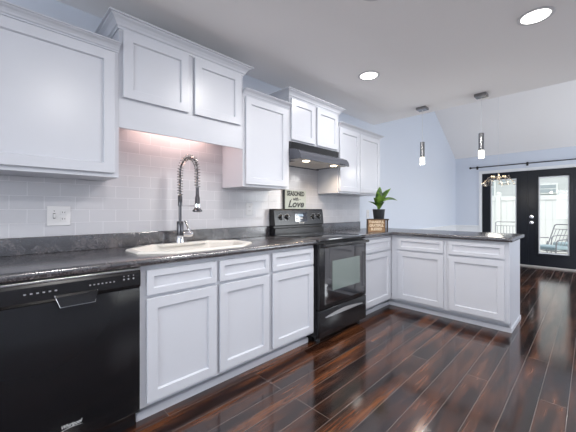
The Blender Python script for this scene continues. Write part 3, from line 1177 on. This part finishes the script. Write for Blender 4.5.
# directions: right in the photo is (0.71,-0.70), towards the camera (-0.70,-0.71)
def az(right, toward):
    v = Vector((.71, -.70)) * right + Vector((-.70, -.71)) * toward
    return math.atan2(v.y, v.x)


specs = [(az(1, .2), .075, .245, .075, 45, -30, .5), (az(.9, .1), .06, .26, .085, 66, 42, .8), (az(.5, .5), .02, .19, .10, 74, 50, -.3),
         (az(-.35, .6), .04, .20, .09, 86, 66, .1), (az(-.7, .3), .02, .16, .075, 74, 42, .3), (az(.3, -.6), .07, .25, .085, 80, 55, .2),
         (az(-1, .1), .03, .16, .045, 48, 6, .3), (az(.35, .8), .0, .15, .09, 62, 25, .2)]
obj('stem', MB().tube([(SXc, SYc, zt_ + .108), (SXc + .004, SYc, zt_ + .15), (SXc + .002, SYc - .003, zt_ + .19)], [.007, .006, .003], 8), M['stem'], t, True)
for s in specs:
    obj('leaf', leaf(*s), M['leaf'], t, True)

GX, GY = 3.262, -.505
t = thing('wooden_sign', 'brown wooden block sign with pale lettering in front of the potted plant', 'sign', (GX, GY, Z1))
obj('board', rbox(-.102, .102, -.016, .016, Z1 + .0006, Z1 + .148, cx=GX, cy=GY), M['signwood'], t)
fr = MB()
for q in ((-.110, -.1023, 0.0006, .156), (.1023, .110, 0.0006, .156), (-.1022, .1022, .1483, .156)):
    rbox(q[0], q[1], -.020, .018, Z1 + q[2], Z1 + q[3], fr, GX, GY)
obj('frame', fr, M['standwood'], t)
xd = (ca, sa, 0)
o = lambda z: (*rot(0, -.0164, GX, GY), Z1 + z)
for body, z, s in (('THANKFUL', .118, .042), ('GRATEFUL', .076, .042), ('BLESSED', .034, .042)):
    text_obj('lettering', body, s, o(z), xd, (0, 0, 1), M['cream'], t, sx=.86, bold=.0015)

# ================================================================== CEILING FIXTURES
def recessed(label, x, y, power=16):
    t = thing('recessed_light', label, 'light', (x, y, ZC), 'recessed ceiling lights')
    mb = MB().lathe([(.078, -.0005), (.100, -.0005), (.100, -.004), (.094, -.008), (.082, -.007), (.078, -.004), (.078, -.0005)], (x, y, ZC), 40)
    obj('trim_ring', mb, M['plastic'], t, True)
    obj('lens', MB().lathe([(0, -.0008), (.0775, -.0008), (.0775, -.0035), (0, -.005)], (x, y, ZC), 40), M['canlens'], t, True)
    l = bpy.data.lights.new('can_lamp', 'AREA')
    l.shape = 'DISK'
    l.size = .15
    l.energy = power
    l.color = (1.0, .97, .94)
    lo = bpy.data.objects.new('can_lamp', l)
    lo.location = (x, y, ZC - .012)
    COL.objects.link(lo)
    return t


recessed('round recessed ceiling light, the nearer and larger at the upper right', 2.565, -2.050)
recessed('round recessed ceiling light above the range end of the kitchen, smaller in the photo', 2.565, -.815, 5.5)
recessed('round recessed ceiling light just touching the top edge of the photo', 1.585, -1.425)
recessed('round recessed ceiling light above the photographer', 0.55, -2.55, 26)


def pendant(label, x, y):
    t = thing('pendant_light', label, 'pendant light', (x, y, ZC), 'pendant lights over the peninsula')
    obj('canopy', MB().box(x - .058, x + .058, y - .058, y + .058, ZC - .032, ZC - .0005, .004), M['pend'], t)
    obj('cord', MB().cyl((x, y, 2.030), (x, y, ZC - .0325), .0022, seg=8), M['cordm'], t, True)
    obj('sleeve', MB().lathe([(0, .194), (.010, .194), (.026, .190), (.027, .186), (.027, 0), (.024, 0), (.024, .18), (0, .18)], (x, y, 1.836)), M['pend'], t, True)
    obj('diffuser', MB().lathe([(0, .082), (.0225, .082), (.0225, .094), (.0225, .082), (.028, .078), (.029, .006), (.026, 0), (0, 0)], (x, y, 1.752)), M['frost'], t, True)
    l = bpy.data.lights.new('pendant_lamp', 'POINT')
    l.energy = 3
    l.color = (1, .96, .90)
    l.shadow_soft_size = .03
    lo = bpy.data.objects.new('pendant_lamp', l)
    lo.location = (x, y, 1.715)
    COL.objects.link(lo)


pendant('slim metal pendant light with glowing tip, the left one over the peninsula', 3.845, -.820)
pendant('slim metal pendant light with glowing tip, the right one over the peninsula', 3.865, -1.452)

# chandelier
HX, HY, HZ = 6.2, -1.19, 1.72
t = thing('chandelier', 'branching crystal chandelier glowing warm in front of the french doors', 'chandelier', (HX, HY, zv(HX)))
obj('canopy', MB().lathe([(0, -.012), (.06, -.012), (.06, -.03), (.02, -.045), (0, -.045)], (HX, HY, zv(HX))), M['chrome'], t, True)
obj('cord', MB().cyl((HX, HY, HZ + .10), (HX, HY, zv(HX) - .045), .0016, seg=6), M['cordm'], t)
obj('hub', MB().lathe([(0, .10), (.008, .10), (.012, .05), (.024, .03), (.026, -.01), (.012, -.03), (0, -.032)], (HX, HY, HZ)), M['gold'], t, True)
rnd = random.Random(3)
for k in range(11):
    a = 2 * PI * k / 11 + rnd.uniform(-.12, .12)
    ln = rnd.uniform(.17, .25)
    rise = rnd.uniform(.02, .075)
    pts = [(HX + math.cos(a) * (.022 + ln * s), HY + math.sin(a) * (.022 + ln * s), HZ + rise * math.sin(s * 2.2) - .16 * s * s * rnd.uniform(.6, 1)) for s in [i / 8 for i in range(9)]]
    arm = obj('arm', MB().tube(pts, .0035, 6), M['gold'], t, True)
    e = Vector(pts[-1])
    mb = MB()
    for q in range(5):
        b_ = 2 * PI * q / 5
        mb.ball(e + Vector((math.cos(b_) * .018, math.sin(b_) * .018, -.006)), .012, 6, 4, (1, 1, .7))
    obj('crystal', mb, M['crystal'], arm)
    m_ = Vector(pts[5])
    obj('crystal', MB().ball(m_ + Vector((0, 0, .012)), .013, 6, 4), M['crystal'], arm)
    obj('crystal', MB().ball(Vector(pts[7]) + Vector((0, 0, -.02)), .012, 6, 4), M['crystal'], arm)
    if k % 2 == 0:
        obj('bulb', MB().ball(Vector(pts[3]) + Vector((0, 0, .014)), .0105, 8, 6), M['bulb'], arm, True)
l = bpy.data.lights.new('chandelier_lamp', 'POINT')
l.energy = 5
l.color = (1, .93, .82)
l.shadow_soft_size = .1
lo = bpy.data.objects.new('chandelier_lamp', l)
lo.location = (HX, HY, HZ - .22)
COL.objects.link(lo)

# curtain rod
t = thing('curtain_rod', 'thin black curtain rod with ball finial above the french doors', 'curtain rod', (XR, -1.37, 2.145))
rx = XR - .085
obj('rod', MB().cyl((rx, -.37, 2.150), (rx, -2.42, 2.150), .011, seg=14), M['iron'], t, True)
for yy, s in ((-.37, 1), (-2.42, -1)):
    obj('finial', MB().lathe([(0, 0), (.013, 0), (.013, .012), (.02, .016), (.026, .032), (.022, .046), (.01, .054), (0, .055)], (rx, yy + .0003 * s, 2.150), axis=(0, s, 0)), M['iron'], t, True)
for yy in (-.46, -1.37, -2.32):
    mb = MB().box(XR - .012, XR - .0005, yy - .018, yy + .018, 2.11, 2.185, .003)
    mb.cyl((XR - .012, yy, 2.138), (rx, yy, 2.134), .006, seg=10)
    mb.lathe([(.0115, -.008), (.016, -.008), (.016, .008), (.0115, .008), (.0115, -.008)], (rx, yy, 2.150), axis=(0, 1, 0))
    obj('bracket', mb, M['iron'], t, True)

# ================================================================== OUTSIDE
ZD = -0.12
struct('floor', MB().box(XR + .142, 13.6, -7.0, 5.0, ZD - .10, ZD), M['deck'], label='pale deck outside the french doors')
# privacy fence
FXo = 12.05
t = thing('fence', 'tall white vinyl privacy fence beyond the patio', 'fence', (FXo, -1, ZD))
fz = 1.63
for i in range(4):
    y1_ = 3.3 - i * 1.75
    y0_ = y1_ - 1.62
    mb = MB()
    n = 10
    for k in range(n):
        a = y0_ + (y1_ - y0_) * k / n
        mb.box(FXo, FXo + .022, a + .002, a + (y1_ - y0_) / n - .002, ZD + .16, fz - .14, .003, 1)
    obj('panel', mb, M['vinyl'], t)
    obj('rail', MB().box(FXo - .02, FXo + .04, y0_, y1_, fz - .14, fz, .004, 1), M['vinyl'], t)
    obj('rail', MB().box(FXo - .02, FXo + .04, y0_, y1_, ZD + .02, ZD + .16, .004, 1), M['vinyl'], t)
for i in range(5):
    yy = 3.365 - i * 1.75
    mb = MB().box(FXo - .05, FXo + .07, yy - .06, yy + .06, ZD + .0005, fz + .10)
    mb.loft([[(FXo - .065, yy - .075, fz + .10), (FXo + .085, yy - .075, fz + .10), (FXo + .085, yy + .075, fz + .10), (FXo - .065, yy + .075, fz + .10)],
             [(FXo + .009, yy - .001, fz + .16), (FXo + .011, yy - .001, fz + .16), (FXo + .011, yy + .001, fz + .16), (FXo + .009, yy + .001, fz + .16)]])
    obj('post', mb, M['vinyl'], t)
# neighbouring house
t = thing('house', 'pale grey sided house rising behind the white fence', 'house', (17, -1, ZD))
obj('wall', MB().box(16.5, 20, -7, 5.5, ZD, 6.2), M['siding'], t)
mb = MB().prism([(15.9, 6.2), (20.6, 6.2), (18.25, 8.0)], lambda a, b, d: (a, d, b), -7.5, 6.0)
obj('roof', mb, M['roof'], t)
for yy, z0_, w, h in ((-1.05, 1.86, .62, .42), (1.15, 1.8, .75, .9), (2.3, 1.8, .75, .9), (.45, 2.4, .3, .5)):
    fw_ = obj('window', MB().box(16.44, 16.4995, yy - w / 2, yy + w / 2, z0_, z0_ + h), M['vinyl'], t)
    obj('pane', MB().box(16.43, 16.4395, yy - w / 2 + .06, yy + w / 2 - .06, z0_ + .05, z0_ + h / 2 - .015), M['housewin'], fw_)
    obj('pane', MB().box(16.43, 16.4395, yy - w / 2 + .06, yy + w / 2 - .06, z0_ + h / 2 + .015, z0_ + h - .05), M['housewin'], fw_)
struct('floor', MB().box(13.601, 24, -9, 8, ZD - .12, ZD - .001), M['treeleaf'], label='lawn beyond the deck')


# patio chairs
def patio_chair(label):
    t = thing('patio_chair', label, 'chair', (0, 0, 0), 'metal patio chairs on the deck')
    r = .013
    hw, hd = .30, .30          # half width (y), half depth (x); front is +x
    for s in (-1, 1):
        y = s * hw
        # front leg sweeping up into the arm
        pts = [(hd, y, .001), (hd - .01, y, .35), (hd - .02, y, .54), (hd - .07, y, .58), (hd - .3, y, .60), (-hd - .05, y, .59)]
        obj('arm', MB().tube(pts, r, 8), M['patio'], t, True)
        obj('rear_leg', MB().tube([(-hd - .08, y, .001), (-hd + .03, y, .33), (-hd - .02, y, .50)], r, 8), M['patio'], t, True)
    obj('seat_frame', MB().tube([(hd - .01, hw, .33), (hd - .01, -hw, .33), (-hd + .03, -hw, .31), (-hd + .03, hw, .31)], r, 8, True), M['patio'], t, True)
    mb = MB()
    top = (-hd - .24, .93)
    mb.tube([(-hd + .03, -hw + .02, .34), (top[0], -hw + .02, top[1] - .03), (top[0] - .01, -hw + .06, top[1]), (top[0] - .01, hw - .06, top[1]), (top[0], hw - .02, top[1] - .03), (-hd + .03, hw - .02, .34)], r, 8)
    obj('back_frame', mb, M['patio'], t, True)
    for k in range(7):
        y = -hw + .07 + k * (2 * hw - .14) / 6
        obj('back_slat', MB().tube([(-hd + .015, y, .37), (top[0] + .02, y, top[1] - .12)], .007, 6), M['patio'], t, True)
    for zz in (.12, .0):
        k = 1 - zz / .6
        mb = MB().tube([(top[0] + .02 if zz else top[0], -hw + .02, top[1] - zz), (top[0] + .02 if zz else top[0], hw - .02, top[1] - zz)], .009, 6)
        if zz:
            obj('cross_bar', mb, M['patio'], t, True)
    obj('seat_cushion', MB().box(-hd + .05, hd + .0, -hw + .03, hw - .03, .345, .425, .025, 3), M['cushion'], t, True)
    return t


def copy_tree(o, parent=None):
    c_ = o.copy()
    COL.objects.link(c_)
    c_.parent = parent
    for ch in list(o.children):
        copy_tree(ch, c_)
    return c_


proto = patio_chair('grey metal patio chair with pale teal cushion behind the right-hand door glass')
spots = [(9.75, -1.62, 150), (10.9, -.55, 190), (11.0, -1.95, 150)]
labs = ['nearest grey metal patio chair with teal cushion behind the right-hand door glass', 'grey metal patio chair seen through the left-hand door glass',
        'grey metal patio chair farther back behind the right-hand door glass']
for i, (x, y, a) in enumerate(spots):
    o_ = proto if i == 0 else copy_tree(proto)
    o_.location = (x, y, ZD + .0005)
    o_.rotation_euler.z = R(a)
    o_['label'] = labs[i]
